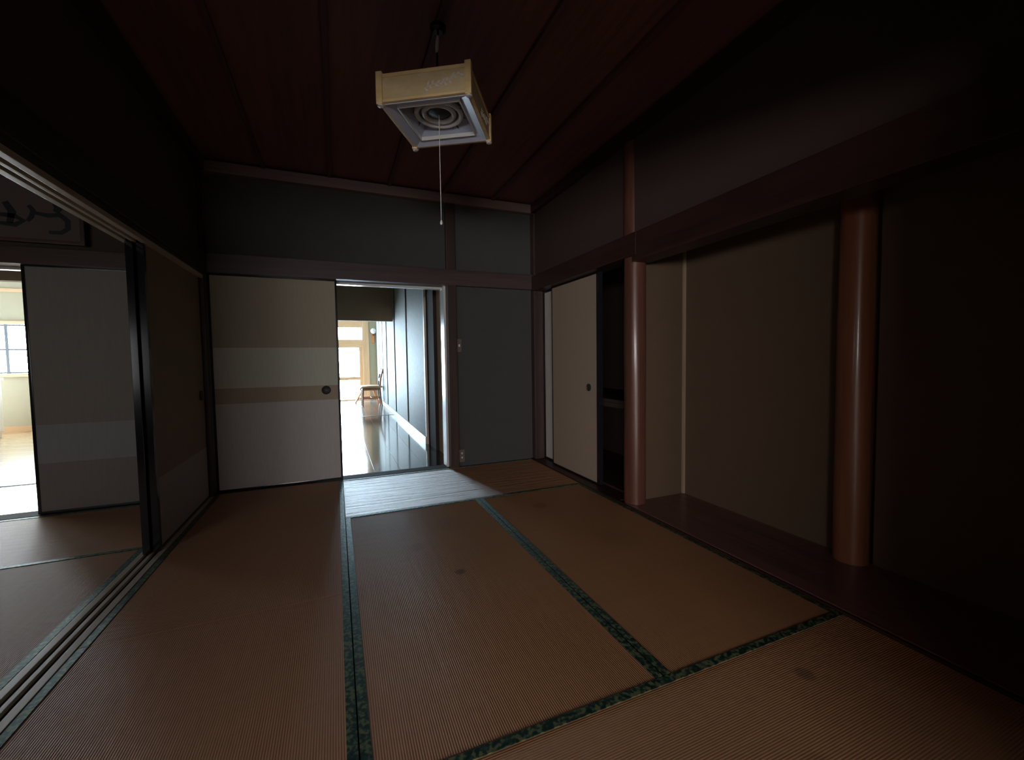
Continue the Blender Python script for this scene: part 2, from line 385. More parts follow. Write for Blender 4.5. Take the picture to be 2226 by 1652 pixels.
sbox('wall_alcove_side', 1.944, 2.66, 2.325, 2.405, -.06, 2.5, 'alcove_wall', label='short dim plaster wall between closet and alcove')
sbox('floor_closet', 1.92, 2.64, 2.40, YB, -.06, .02, 'dark_wood_y', label='dark closet floor')
sbox('ceiling_closet', 1.90, 2.70, 2.40, YB, 1.85, 1.92, 'dark_wood_y', label='closet ceiling boards')
sh = thing('closet_shelf', (2.26, 3.1, .62), 'dark thick wooden shelf half way up inside the open closet', 'shelf')
B().box(1.94, 2.61, 2.41, 3.79, .655, .68, .003).build('shelf_board', 'matte_dark', sh)
B().box(1.935, 1.97, 2.41, 3.79, .62, .655, .004).build('front_rail', 'matte_sill', sh)

sbox('wall_alcove_back', 2.30, 2.40, 1.296, 2.34, -.06, 2.5, 'alcove_wall', label='dim brown back wall of the alcove between the posts')
sbox('wall_alcove_back_near', 2.30, 2.40, FRONT, 1.148, -.06, 2.5, 'alcove_wall', label='dark near part of the alcove back wall')
sbox('wall_alcove_back_slot', 2.338, 2.42, 1.148, 1.296, -.06, 2.5, 'alcove_wall', label='strip of wall behind the reddish alcove post')
sbox('ceiling_alcove', 1.90, 2.40, FRONT, 2.33, 2.36, 2.44, 'dark_wood_y', label='dark alcove ceiling')
sbox('trim_16', 1.79, 1.93, FRONT, 2.26, 1.618, 1.80, 'dark_wood_y', bev=.006, label='dark beam across the top of the alcove')
sbox('trim_17', 2.282, 2.300, 2.307, 2.325, .012, 2.36, 'pale_strip', bev=.002, label='thin pale corner strip inside the alcove')
ab = thing('floor_alcove', (2.04, .6, -.06), 'dark glossy wooden board floor of the alcove', None); struct(ab)
B().box(1.790, 2.305, FRONT, 2.33, -.06, .010, .004).build('alcove_board', 'alcove_board', ab)
B().box(1.772, 1.789, FRONT, 2.40, -.06, .008, .003).build('front_edge_strip', 'dark_wood_y', ab)
def log(name, cx, cy, z0, z1, rr, mat, label):
    bl = B(); n = 22; k = 26; rings = []
    for i in range(k+1):
        z = z0+(z1-z0)*i/k; ring = []
        for j in range(n):
            a = 2*math.pi*j/n
            q = rr*(1+.018*math.sin(3*a+z*2.1)+.014*math.sin(5*a-z*3.3)+.012*math.sin(z*7))
            ring.append(bl.bm.verts.new((cx+q*math.cos(a), cy+q*math.sin(a), z)))
        rings.append(ring)
    for A, C in zip(rings, rings[1:]):
        for j in range(n): bl.bm.faces.new((A[j], A[(j+1) % n], C[(j+1) % n], C[j]))
    bl.bm.faces.new(rings[0][::-1]); bl.bm.faces.new(rings[-1])
    return tag(bl.build(name, mat, smooth=True), label, 'post')
log('alcove_post', 1.868, 2.325, -.05, 2.40, .072, 'log', 'polished round wooden post between the closet and the alcove')
log('alcove_post', 2.262, 1.222, .010, 2.36, .070, 'log2', 'reddish round wooden post against the back wall of the alcove')

# wall at the near end of the room with the opening the camera stands in, and the room behind it
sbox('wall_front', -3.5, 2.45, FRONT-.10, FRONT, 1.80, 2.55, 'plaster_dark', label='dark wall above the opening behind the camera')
sbox('wall_front_block', .84, 2.45, FRONT-.10, FRONT, -.06, 1.80, 'plaster_dark', label='unseen dark wall added to block light at the near right of the room')  # unseen, added to keep light off the near end of the alcove
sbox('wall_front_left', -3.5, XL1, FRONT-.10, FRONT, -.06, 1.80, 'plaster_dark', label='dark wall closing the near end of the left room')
sbox('floor_rear', -4.7, 1.3, REAR, FRONT, -.12, 0, 'dark_wood_y', label='dark floor of the room behind the camera')
sbox('ceiling_rear', -4.7, 1.3, REAR-.1, FRONT, 2.45, 2.55, 'ceiling', label='dark ceiling of the room behind the camera')
sbox('wall_rear_left', -4.8, -4.7, REAR-.1, FRONT, -.12, 2.55, 'plaster_dark', label='left wall of the room behind the camera')
sbox('wall_rear_right', 1.3, 1.4, REAR-.1, FRONT, -.12, 2.55, 'plaster_dark', label='right wall of the room behind the camera')
sbox('wall_rear_near', -4.8, -3.4, FRONT-.1, FRONT, -.12, 2.55, 'plaster_dark', label='short wall of the room behind the camera')
sbox('wall_rear', -4.8, 1.4, REAR-.1, REAR, -.12, 2.55, 'plaster_dark', label='window wall of the room behind the camera')
gw = thing('window_1', (-1.8, REAR+.02, .8), 'wide daylit paper window of the room behind the camera', None); struct(gw)
wx0, wx1, wz0, wz1 = -4.6, -.78, .80, 1.50
B().box(wx0, wx1, REAR+.004, REAR+.010, wz0, wz1).build('pane', 'shoji', gw)
for k in range(9):
    x = wx0+(wx1-wx0)*k/8; B().box(x-.014, x+.014, REAR+.011, REAR+.03, wz0-.02, wz1+.02).build('mullion', 'dark_wood_z', gw)
for k in range(3):
    z = wz0+(wz1-wz0)*k/2; B().box(wx0-.014, wx1+.014, REAR+.031, REAR+.045, z-.012, z+.012).build('crossbar', 'dark_wood_x', gw)

# ------------------------------------------------------------------ straw mats
def mat_obj(x0, x1, y0, y1, along, label, group, stains=(), surf=None):
    g = .001
    cx, cy_ = (x0+x1)/2, (y0+y1)/2
    t = thing('tatami_mat', (cx, cy_, -.055), label, 'straw mat', group)
    key = surf or 'tatami_'+along
    if stains:
        key = 'tatami_%s_%d' % (along, len(M)); M[key] = tatami(key, along, [((sx-cx)*S, (sy-cy_)*S, rr, dk) for sx, sy, rr, dk in stains])
    B().box(x0+g, x1-g, y0+g, y1-g, -.055, 0, .001).build('rush_surface', key, t, origin=(cx, cy_, 0))
    w = .029
    if along == 'y': rs = ((x0+.001, x0+w, y0+g-.001, y1-g+.001), (x1-w, x1-.001, y0+g-.001, y1-g+.001))
    else: rs = ((x0+g-.001, x1-g+.001, y0+.001, y0+w), (x0+g-.001, x1-g+.001, y1-w, y1-.001))
    for a in rs: B().box(*a, -.05, .0022, .0008).build('cloth_border', 'heri', t)
    return t
GR = 'straw mats of the dark room'
mat_obj(.024, 1.770, 2.850, YB, 'x', 'straw mat just inside the lit doorway, bright with daylight', GR, surf='tatami_x_wavy')
mat_obj(-.873, .022, 1.925, YB, 'y', 'straw mat in front of the closed banded sliding door', GR)
mat_obj(-.873, .022, .055, 1.923, 'y', 'nearest straw mat alongside the floor track', GR, [(-.35, .85, .05, .35)])
mat_obj(.024, .915, 1.004, 2.848, 'y', 'middle straw mat with one round brown spot', GR, [(.51, 1.90, .026, .8), (.37, 2.25, .05, .18), (.62, 2.5, .12, .12)])
mat_obj(.917, 1.770, 1.004, 2.848, 'y', 'straw mat running beside the alcove and the polished post', GR, [(1.25, 2.55, .05, .3), (1.42, 1.9, .14, .12)])
mat_obj(.024, 1.770, .055, 1.002, 'x', 'nearest crosswise straw mat at the lower right with a dark spot', GR, [(1.327, .833, .03, .5), (1.05, .6, .06, .25)])
GL = 'straw mats of the room beyond the left opening'
LX = XL0-.003
mat_obj(LX-1.78, LX, 2.850, 3.76, 'x', 'straw mat in the left room lit by its bright far doorway', GL)
mat_obj(LX-.89, LX, 1.004, 2.848, 'y', 'straw mat just across the floor track in the left room', GL)
mat_obj(LX-1.78, LX-.892, 1.004, 2.848, 'y', 'straw mat further inside the left room', GL)
mat_obj(LX-1.78, LX, .055, 1.002, 'x', 'straw mat at the near end of the left room', GL)

# ------------------------------------------------------------------ left room
sbox('floor_left', -3.5, LX-1.785, FRONT, 3.76, -.06, 0, 'dark_wood_y', label='floor strip in the left room')
sbox('floor_left_front', LX-1.785, XL0, FRONT, .05, -.06, 0, 'dark_wood_y', label='near floor strip in the left room')
sbox('ceiling_left', -3.5, XL0+.03, FRONT-.1, 3.95, 2.5, 2.58, 'ceiling', label='dark ceiling of the left room')
sbox('wall_left_room_side', -3.6, -3.5, FRONT-.1, 3.95, -.06, 2.55, 'plaster_dark', label='far side wall of the left room')
sbox('wall_left_room_back', -3.5, XL0+.02, 3.79, 3.87, 1.77, 2.55, 'plaster_dark', label='dark plaster wall above the left room lintel')
sbox('wall_left_room_back_side', -3.5, -2.80, 3.79, 3.87, -.06, 1.77, 'plaster_dark', label='dark plaster wall beside the left bright doorway')
sbox('trim_18', -3.5, XL0+.01, 3.75, 3.90, 1.658, 1.77, 'dark_wood_x', bev=.004, label='dark lintel of the left room')
sbox('trim_19', -2.80, -1.80, 3.895, 3.95, 1.640, 1.657, 'pale_wood', bev=.002, label='pale lit edge above the left bright doorway')
sbox('trim_20', -3.5, XL0, 3.765, 3.90, -.06, .004, 'matte_sill', bev=.002, label='dark threshold of the left bright doorway')
fusuma_x('door_6', -1.868, -.99, 3.785, .006, 1.664, 'fusuma_far', 'dim grey banded sliding door of the left room beside its bright doorway', None)
wn = thing('window_7', (-2.6, FRONT, .75), 'unseen glowing panel shaped as a paper window, added to brighten the left room', None); struct(wn)  # unseen glowing panel added to brighten the left room
B().box(-3.2, -2.0, FRONT+.004, FRONT+.010, .75, 1.35).build('pane', 'fill_left', wn)
for k in range(5): B().box(-3.2+.3*k-.012, -3.2+.3*k+.012, FRONT+.011, FRONT+.03, .73, 1.37).build('mullion', 'dark_wood_z', wn)
for k in range(3): B().box(-3.22, -1.98, FRONT+.031, FRONT+.045, .75+.3*k-.012, .75+.3*k+.012).build('crossbar', 'dark_wood_x', wn)
# plaque with brush writing
pq = thing('framed_calligraphy', (-2.05, 3.74, 1.79), 'long framed plaque with brushed dark characters above the left room door', 'plaque')
X0, X1, Z0, Z1, YP = -2.62, -1.52, 1.795, 2.21, 3.745
B().box(X0+.02, X1-.02, YP, YP+.02, Z0+.02, Z1-.02).build('paper', 'paper', pq)
for a in ((X0, X1, Z0, Z0+.022), (X0, X1, Z1-.022, Z1)): B().box(a[0], a[1], YP-.012, YP+.03, a[2], a[3], .003).build('frame_bar', 'dark_wood_x', pq)
for a in ((X0, X0+.022), (X1-.022, X1)): B().box(a[0], a[1], YP-.012, YP+.03, Z0+.022, Z1-.022, .003).build('frame_bar', 'dark_wood_z', pq)
def stroke(pts, w):
    b = B(); L = []
    for i, (x, z) in enumerate(pts):
        x1, z1 = pts[min(i+1, len(pts)-1)]; x0, z0 = pts[max(i-1, 0)]
        tx, tz = x1-x0, z1-z0; l = math.hypot(tx, tz); nx, nz = -tz/l, tx/l
        ww = w*(.55+.45*math.sin(math.pi*(i+.6)/len(pts)))
        L.append(((x+nx*ww, z+nz*ww), (x-nx*ww, z-nz*ww)))
    for (p, q), (p2, q2) in zip(L, L[1:]):
        vs = [b.bm.verts.new((v[0], YP-.0015, v[1])) for v in (p, q, q2, p2)]; vb = [b.bm.verts.new((v[0], YP+.001, v[1])) for v in (p, q, q2, p2)]
        b.bm.faces.new(vs); b.bm.faces.new(vb[::-1])
        for i in range(4): b.bm.faces.new((vs[i], vs[(i+1) % 4], vb[(i+1) % 4], vb[i]))
    b.build('brush_stroke', 'ink', pq)
for pts, w in (([(-1.66, 2.06), (-1.645, 2.03), (-1.66, 2.00)], .022), ([(-1.76, 1.985), (-1.70, 1.975), (-1.64, 1.985), (-1.605, 1.95), (-1.605, 1.90), (-1.64, 1.87), (-1.70, 1.868)], .016),
               ([(-1.79, 2.03), (-1.77, 2.0), (-1.78, 1.96), (-1.80, 1.93)], .014), ([(-1.90, 2.04), (-1.87, 1.98), (-1.885, 1.91)], .02), ([(-1.94, 1.96), (-1.86, 1.955), (-1.82, 1.93), (-1.86, 1.90), (-1.93, 1.905)], .016),
               ([(-2.10, 2.06), (-2.12, 1.98), (-2.09, 1.90), (-2.03, 1.90)], .018), ([(-2.32, 2.04), (-2.25, 2.03), (-2.29, 1.95), (-2.22, 1.89)], .018), ([(-2.48, 2.05), (-2.49, 1.96), (-2.45, 1.89), (-2.40, 1.93)], .018)):
    stroke(pts, w)
# ------------------------------------------------------------------ hall beyond the lit doorway
HX, HY0, HY1, HY2 = .98, 3.93, 8.05, 11.45
fl = thing('floor_hall', (.4, 6, -.06), 'dark glossy boarded hall floor mirroring the window', None); struct(fl)
w = .225
x = -.16
while x < 1.05:
    B().box(x+.0006, min(x+w, 1.10)-.0006, HY0, HY1-.02, -.06, 0, .0006).build('floor_board', 'hall_floor', fl); x += w
ff = thing('floor_far', (-.5, 9.7, -.06), 'lighter glossy boarded floor of the sunlit room at the end of the hall', None); struct(ff)
x = -3.0
while x < 1.0:
    B().box(x+.0006, min(x+.25, 1.02)-.0006, HY1+.02, HY2+.05, -.06, 0, .0006).build('floor_board', 'hall_floor_far', ff); x += .25
sbox('trim_21', -.16, 1.02, HY1-.02, HY1+.02, -.06, .003, 'dark_wood_x', label='floor strip under the hall header')
sbox('wall_hall_header', -.16, 1.02, HY1-.05, HY1+.05, 1.715, 2.45, 'header', label='brown header wall hanging across the hall')
sbox('wall_hall_left', -.24, -.16, HY0, 6.1, -.06, 2.45, 'plaster_cream', label='near piece of the hall wall on the left')
sbox('wall_hall_left_far', -.24, -.16, 7.4, HY1, -.06, 2.45, 'plaster_cream', label='far piece of the hall wall on the left')
sbox('wall_hall_left_top', -.24, -.16, 6.1, 7.4, 1.72, 2.45, 'plaster_cream', label='wall over the side opening of the hall')
sbox('trim_30', -.30, -.15, 6.1, 7.4, -.06, .003, 'dark_wood_y', label='threshold of the side opening of the hall')
sbox('ceiling_hall', -.24, 1.5, HY0-.10, HY1+.05, 2.40, 2.5, 'dark_wood_y', label='hall ceiling')
sbox('ceiling_far', -3.1, 1.1, HY1, HY2+.1, 2.40, 2.5, 'plaster_white', label='ceiling of the sunlit room')
hw = sbox('wall_hall_right', HX+.012, HX+.10, 5.02, HY2+.1, -.06, 2.45, 'dark_wood_z', label='pale panelled wall along the right side of the hall')
for a, b_ in ((5.06, 6.30), (6.47, 7.62), (7.84, 8.94), (9.16, 9.84), (9.95, 10.6), (10.7, 11.44)):
    B().box(HX-.004, HX+.012, a, b_, .085, 2.40, .003).build('wall_panel', 'hall_panel', hw)
sbox('baseboard_hall', HX-.022, HX+.012, 5.02, HY2, 0, .085, 'white', bev=.003, label='white baseboard along the hall panels')
sbox('trim_22', HX-.012, HX+.10, 5.0, 5.055, 0, 2.40, 'pale_wood', bev=.003, label='pale upright at the near end of the hall panels')
sbox('trim_23', HX+.012, HX+.12, 4.60, 5.0, 0, 2.40, 'matte_dark', bev=.004, label='dark wooden pillar in the hall')
sbox('door_7', HX+.05, HX+.12, HY0, 4.60, 0, 2.40, 'header', label='brown wooden door in the hall beside the doorway')
# far wall with glazed door
sbox('wall_far_side', .79, 1.1, HY2, HY2+.1, -.06, 2.45, 'plaster_cream', label='cream wall beside the glazed door at the end of the hall')
sbox('wall_far_top', -3.1, .79, HY2, HY2+.1, 1.95, 2.45, 'light_wood_x', label='wood strip above the glazed door at the end of the hall')
sbox('trim_24', .635, .79, HY2-.06, HY2+.08, 0, 2.2, 'light_wood_z', bev=.006, label='light wooden pillar beside the glazed door')
sbox('trim_25', -3.0, .64, HY2-.03, HY2+.06, 1.50, 1.545, 'light_wood_x', bev=.003, label='light wooden rail under the transom glass')
sbox('trim_26', -3.0, .64, HY2-.03, HY2+.06, 1.842, 1.96, 'light_wood_x', bev=.003, label='light wooden rail above the transom glass')
sbox('trim_27', -3.0, .64, HY2-.03, HY2+.06, 1.36, 1.50, 'light_wood_x', bev=.003, label='light wooden lintel of the glazed door')
sbox('wall_far_left', -3.1, -1.25, HY2, HY2+.1, -.06, 1.95, 'plaster_cream', label='cream wall left of the glazed door')
for k, (a, b_) in enumerate(((-.29, .635), (-1.22, -.31))):
    t = thing('door_%d' % (8+k), ((a+b_)/2, HY2, 0), ('light wooden glazed door with frosted panes at the end of the hall', 'second glazed door hidden left of the first at the end of the hall')[k], None); struct(t)
    for p, q in ((a, a+.075), (b_-.082, b_)): B().box(p, q, HY2-.02, HY2+.03, .0, 1.36, .003).build('stile', 'light_wood_z', t)
    for p, q in ((0, .035), (.52, .60), (1.335, 1.36)): B().box(a+.075, b_-.082, HY2-.018, HY2+.028, p, q, .003).build('rail', 'light_wood_x', t)
    for p, q in ((.035, .52), (.60, 1.335)): B().box(a+.075, b_-.082, HY2+.002, HY2+.008, p, q).build('pane', 'glass_hall', t)
    wn = thing('window_%d' % (2+k), ((a+b_)/2, HY2, 1.545), ('bright transom window over the glazed door at the end of the hall', 'second bright transom window hidden left of the first')[k], None); struct(wn)
    B().box(a+.01, b_-.01, HY2+.002, HY2+.008, 1.545, 1.842).build('pane', 'glass_hall', wn)
# added unseen fill light, shaped as a window, beside the far room
sbox('wall_far_room_side', -3.1, -3.0, HY1-.1, HY2+.1, -.06, 2.45, 'plaster_cream', label='side wall of the sunlit room')
sbox('wall_far_room_near', -3.1, -.15, HY1-.05, HY1+.05, -.06, 2.45, 'plaster_cream', label='near wall of the sunlit room')
wn = thing('window_4', (-2.98, 9.8, .3), 'added window-shaped fill light, unseen, at the side of the sunlit room', None); struct(wn)
B().box(-2.99, -2.985, 8.5, 11.1, .3, 1.9).build('pane', 'fill_side', wn)
for y in (8.5, 9.8, 11.1): B().box(-2.984, -2.95, y-.03, y+.03, .27, 1.93).build('window_frame', 'light_wood_z', wn)
for z in (.28, 1.92): B().box(-2.984, -2.955, 8.53, 11.07, z-.03, z+.03).build('window_frame', 'light_wood_x', wn)

# ------------------------------------------------------------------ bright room seen through the left doorway
sbox('floor_corridor', -3.6, -.30, 3.90, 4.82, -.06, 0, 'hall_floor', label='dark glossy floor beyond the left doorway')
sbox('trim_28', -5.6, -.30, 4.82, 4.88, -.06, .004, 'frame_grey', label='grey threshold strip before the bright room')
fb = thing('floor_bright', (-3.5, 6.8, -.06), 'pale boarded floor of the bright room on the left', None); struct(fb)
y = 4.88
while y < 8.8:
    B().box(-5.6, -.30, y+.001, min(y+.303, 8.85)-.001, -.06, 0, .0008).build('floor_board', 'room_floor', fb); y += .303
sbox('wall_bright_header', -5.6, -.30, 4.81, 4.89, 1.70, 2.45, 'header', label='brown header wall before the bright room')
sbox('wall_corridor_right', -.31, -.25, 7.4, 8.9, -.06, 2.45, 'plaster_cream', label='cream wall closing the bright room')
sbox('wall_corridor_end', -.31, -.25, 3.88, 6.1, -.06, 2.45, 'plaster_cream', label='cream wall at the right end of the corridor')
sbox('wall_corridor_left', -3.65, -3.5, 3.87, 4.82, -.06, 2.45, 'plaster_cream', label='cream wall at the end of the corridor')
sbox('ceiling_bright', -5.7, -.25, 3.87, 8.95, 2.40, 2.5, 'plaster_white', label='white ceiling of the bright room')
sbox('wall_bright_left', -5.7, -5.6, 4.8, 8.9, -.06, 2.45, 'plaster_cream', label='side wall of the bright room')
sbox('wall_bright_near', -5.7, -3.5, 4.75, 4.82, -.06, 2.45, 'plaster_cream', label='near wall of the bright room')
WY = 8.8
wn = thing('window_6', (-5.58, 6.7, .5), 'large bright side window of the left bright room', None); struct(wn)
B().box(-5.597, -5.59, 5.3, 8.2, .5, 1.95).build('pane', 'glass_garden', wn)
for y in (5.3, 6.75, 8.2): B().box(-5.589, -5.56, y-.03, y+.03, .47, 1.98).build('window_frame', 'frame_grey', wn)
for z in (.47, 1.98): B().box(-5.589, -5.56, 5.33, 8.17, z-.03, z+.03).build('window_frame', 'frame_grey', wn)
sbox('wall_bright_far', -5.6, -.3, WY, WY+.1, -.06, 2.45, 'plaster_cream', label='cream far wall of the bright room with the window')
sbox('baseboard_bright', -5.6, -.3, WY-.02, WY, 0, .085, 'light_wood_x', bev=.003, label='light wooden baseboard of the bright room')
sbox('trim_29', -5.6, -.3, WY-.03, WY, 2.11, 2.16, 'light_wood_x', bev=.003, label='thin wooden picture rail in the bright room')
wn = thing('window_5', (-4.55, WY, .86), 'bright grey-framed window in the far wall of the left room', None); struct(wn)
a, b_, z0, z1 = -5.2, -3.88, .885, 1.625
B().box(a, b_, WY-.012, WY-.004, z0, z1).build('pane', 'glass_far', wn)
for p in (a, -4.54, b_): B().box(p-.018, p+.018, WY-.035, WY-.013, z0, z1, .002).build('window_frame', 'frame_grey', wn)
for p in (z0+.015, 1.247, z1-.015): B().box(a+.02, b_-.02, WY-.033, WY-.0135, p-.013, p+.013, .002).build('window_frame', 'frame_grey', wn)
for p, q in ((z0-.05, z0), (z1, z1+.05)): B().box(a-.06, b_+.06, WY-.06, WY-.001, p, q, .003).build('window_casing', 'light_wood_x', wn)
cb = thing('cabinet', (-4.75, 8.05, 0), 'white low cabinet under the window of the bright left room', 'cabinet')
B().box(-4.98, -4.36, 7.75, 8.25, .08, .80, .006).build('body', 'white', cb)
B().box(-5.0, -4.34, 7.73, 8.27, .80, .83, .004).build('top', 'white', cb)
for p, q in ((-4.97, -4.68), (-4.66, -4.37)):
    dr = B().box(p, q, 7.732, 7.749, .10, .78, .003).build('cabinet_door', 'white', cb)
    B().box(q-.05, q-.04, 7.715, 7.731, .40, .52, .002).build('handle', 'frame_grey', dr)
for p in (-4.95, -4.42):
    for q in (7.78, 8.19): B().box(p, p+.04, q, q+.04, 0, .08).build('leg', 'white', cb)

# ------------------------------------------------------------------ hall furniture
def chair(cx, cy_):
    t = thing('dining_chair', (cx, cy_, 0), 'light brown wooden chair side-on against the hall wall', 'chair')
    W2, z = .20, .42
    # front (towards -X) legs, rear legs continuing into the back posts
    for s in (-1, 1):
        B().tube([(cx-.19, cy_+s*W2, 0), (cx-.18, cy_+s*W2, z-.02)], .018, 10, [.014, .020]).build('leg', 'chair_wood', t, smooth=True)
        B().tube([(cx+.215, cy_+s*W2, 0), (cx+.18, cy_+s*W2, .22), (cx+.175, cy_+s*W2, z), (cx+.20, cy_+s*W2, .62), (cx+.255, cy_+s*W2, .82)], .018, 10, [.014, .019, .020, .018, .013]).build('leg', 'chair_wood', t, smooth=True)
        B().tube([(cx-.185, cy_+s*W2, .17), (cx+.19, cy_+s*W2, .17)], .011, 8).build('stretcher', 'chair_wood', t)
        B().box(cx-.18, cx+.18, cy_+s*W2-.011, cy_+s*W2+.011, z-.075, z-.022, .003).build('side_rail', 'chair_wood', t)
    B().tube([(cx, cy_-W2, .17), (cx, cy_+W2, .17)], .010, 8).build('stretcher', 'chair_wood', t)
    for xx in (-.18, .18): B().box(cx+xx-.011, cx+xx+.011, cy_-W2, cy_+W2, z-.075, z-.022, .003).build('apron', 'chair_wood', t)
    bs = B(); n = 10
    prof = [(-.245+.47*i/n, z+.012*math.sin(math.pi*i/n)-(.03 if i == 0 else 0)) for i in range(n+1)]
    for i in range(n):
        (xa, za), (xb, zb) = prof[i], prof[i+1]
        bs.hexa([(cx+xa, cy_-.225, za-.022), (cx+xa, cy_+.225, za-.022), (cx+xa, cy_+.225, za+.014), (cx+xa, cy_-.225, za+.014)],
                [(cx+xb, cy_-.225, zb-.022), (cx+xb, cy_+.225, zb-.022), (cx+xb, cy_+.225, zb+.014), (cx+xb, cy_-.225, zb+.014)])
    bs.build('seat', 'seat_wood', t)
    for z0, z1, dx in ((.70, .80, .235), (.55, .60, .197)):
        B().hexa([(cx+dx-.012-.012, cy_-W2, z0), (cx+dx+.008-.012, cy_-W2, z0), (cx+dx+.008-.012, cy_+W2, z0), (cx+dx-.012-.012, cy_+W2, z0)],
                 [(cx+dx-.012+.012, cy_-W2, z1), (cx+dx+.008+.012, cy_-W2, z1), (cx+dx+.008+.012, cy_+W2, z1), (cx+dx-.012+.012, cy_+W2, z1)]).build('back_slat', 'chair_wood', t)
    return t
chair(.715, 10.06)
st = thing('step_stool', (.62, 10.72, 0), 'small orange wooden stool with splayed legs behind the chair', 'stool')
B().box(.50, .88, 10.60, 10.86, .30, .335, .008).build('top', 'orange_wood', st)
for sx, ex in ((.56, .40), (.82, .93)):
    for yy in (10.63, 10.83):
        B().hexa([(ex-.018, yy-.014, 0), (ex+.018, yy-.014, 0), (ex+.018, yy+.014, 0), (ex-.018, yy+.014, 0)],
                 [(sx-.02, yy-.014, .30), (sx+.02, yy-.014, .30), (sx+.02, yy+.014, .30), (sx-.02, yy+.014, .30)]).build('leg', 'orange_wood', st)
B().box(.47, .87, 10.66, 10.80, .10, .125, .004).build('lower_step', 'orange_wood', st)
wf = thing('wall_lamp', (.90, HY2, 1.45), 'small brown wall fixture with a pale round top in the far hall corner', 'wall lamp')
B().box(.865, .935, HY2-.03, HY2-.001, 1.46, 1.72, .006).build('bracket', 'orange_wood', wf)
B().lathe((.91, HY2-.10, 1.76), [(.004, -.075), (.045, -.06), (.072, -.02), (.074, .02), (.05, .058), (.012, .075)], 18).build('globe', 'white', wf, smooth=True)
B().tube([(.90, HY2-.02, 1.66), (.90, HY2-.07, 1.65), (.91, HY2-.10, 1.69)], .010, 8).build('arm', 'dark_metal', wf)

# ------------------------------------------------------------------ switch and outlet right of the doorway
sw = thing('light_switch', (1.057, YB+.02, 1.07), 'small light switch plate on the dark wall beside the doorway', 'switch')
B().box(1.034, 1.080, YB+.006, YB+.0195, 1.070, 1.190, .003).build('plate', 'plate', sw)
B().box(1.050, 1.064, YB+.001, YB+.0058, 1.118, 1.142, .003).build('toggle', 'white', sw)
ou = thing('wall_outlet', (1.062, YB+.02, .04), 'low power outlet plate by the foot of the doorway pillar', 'outlet')
B().box(1.036, 1.090, YB+.006, YB+.0195, .04, .16, .003).build('plate', 'plate', ou)
for z in (.072, .112): B().box(1.056, 1.070, YB+.002, YB+.0058, z+.004, z+.020, .003).build('socket', 'tube', ou)

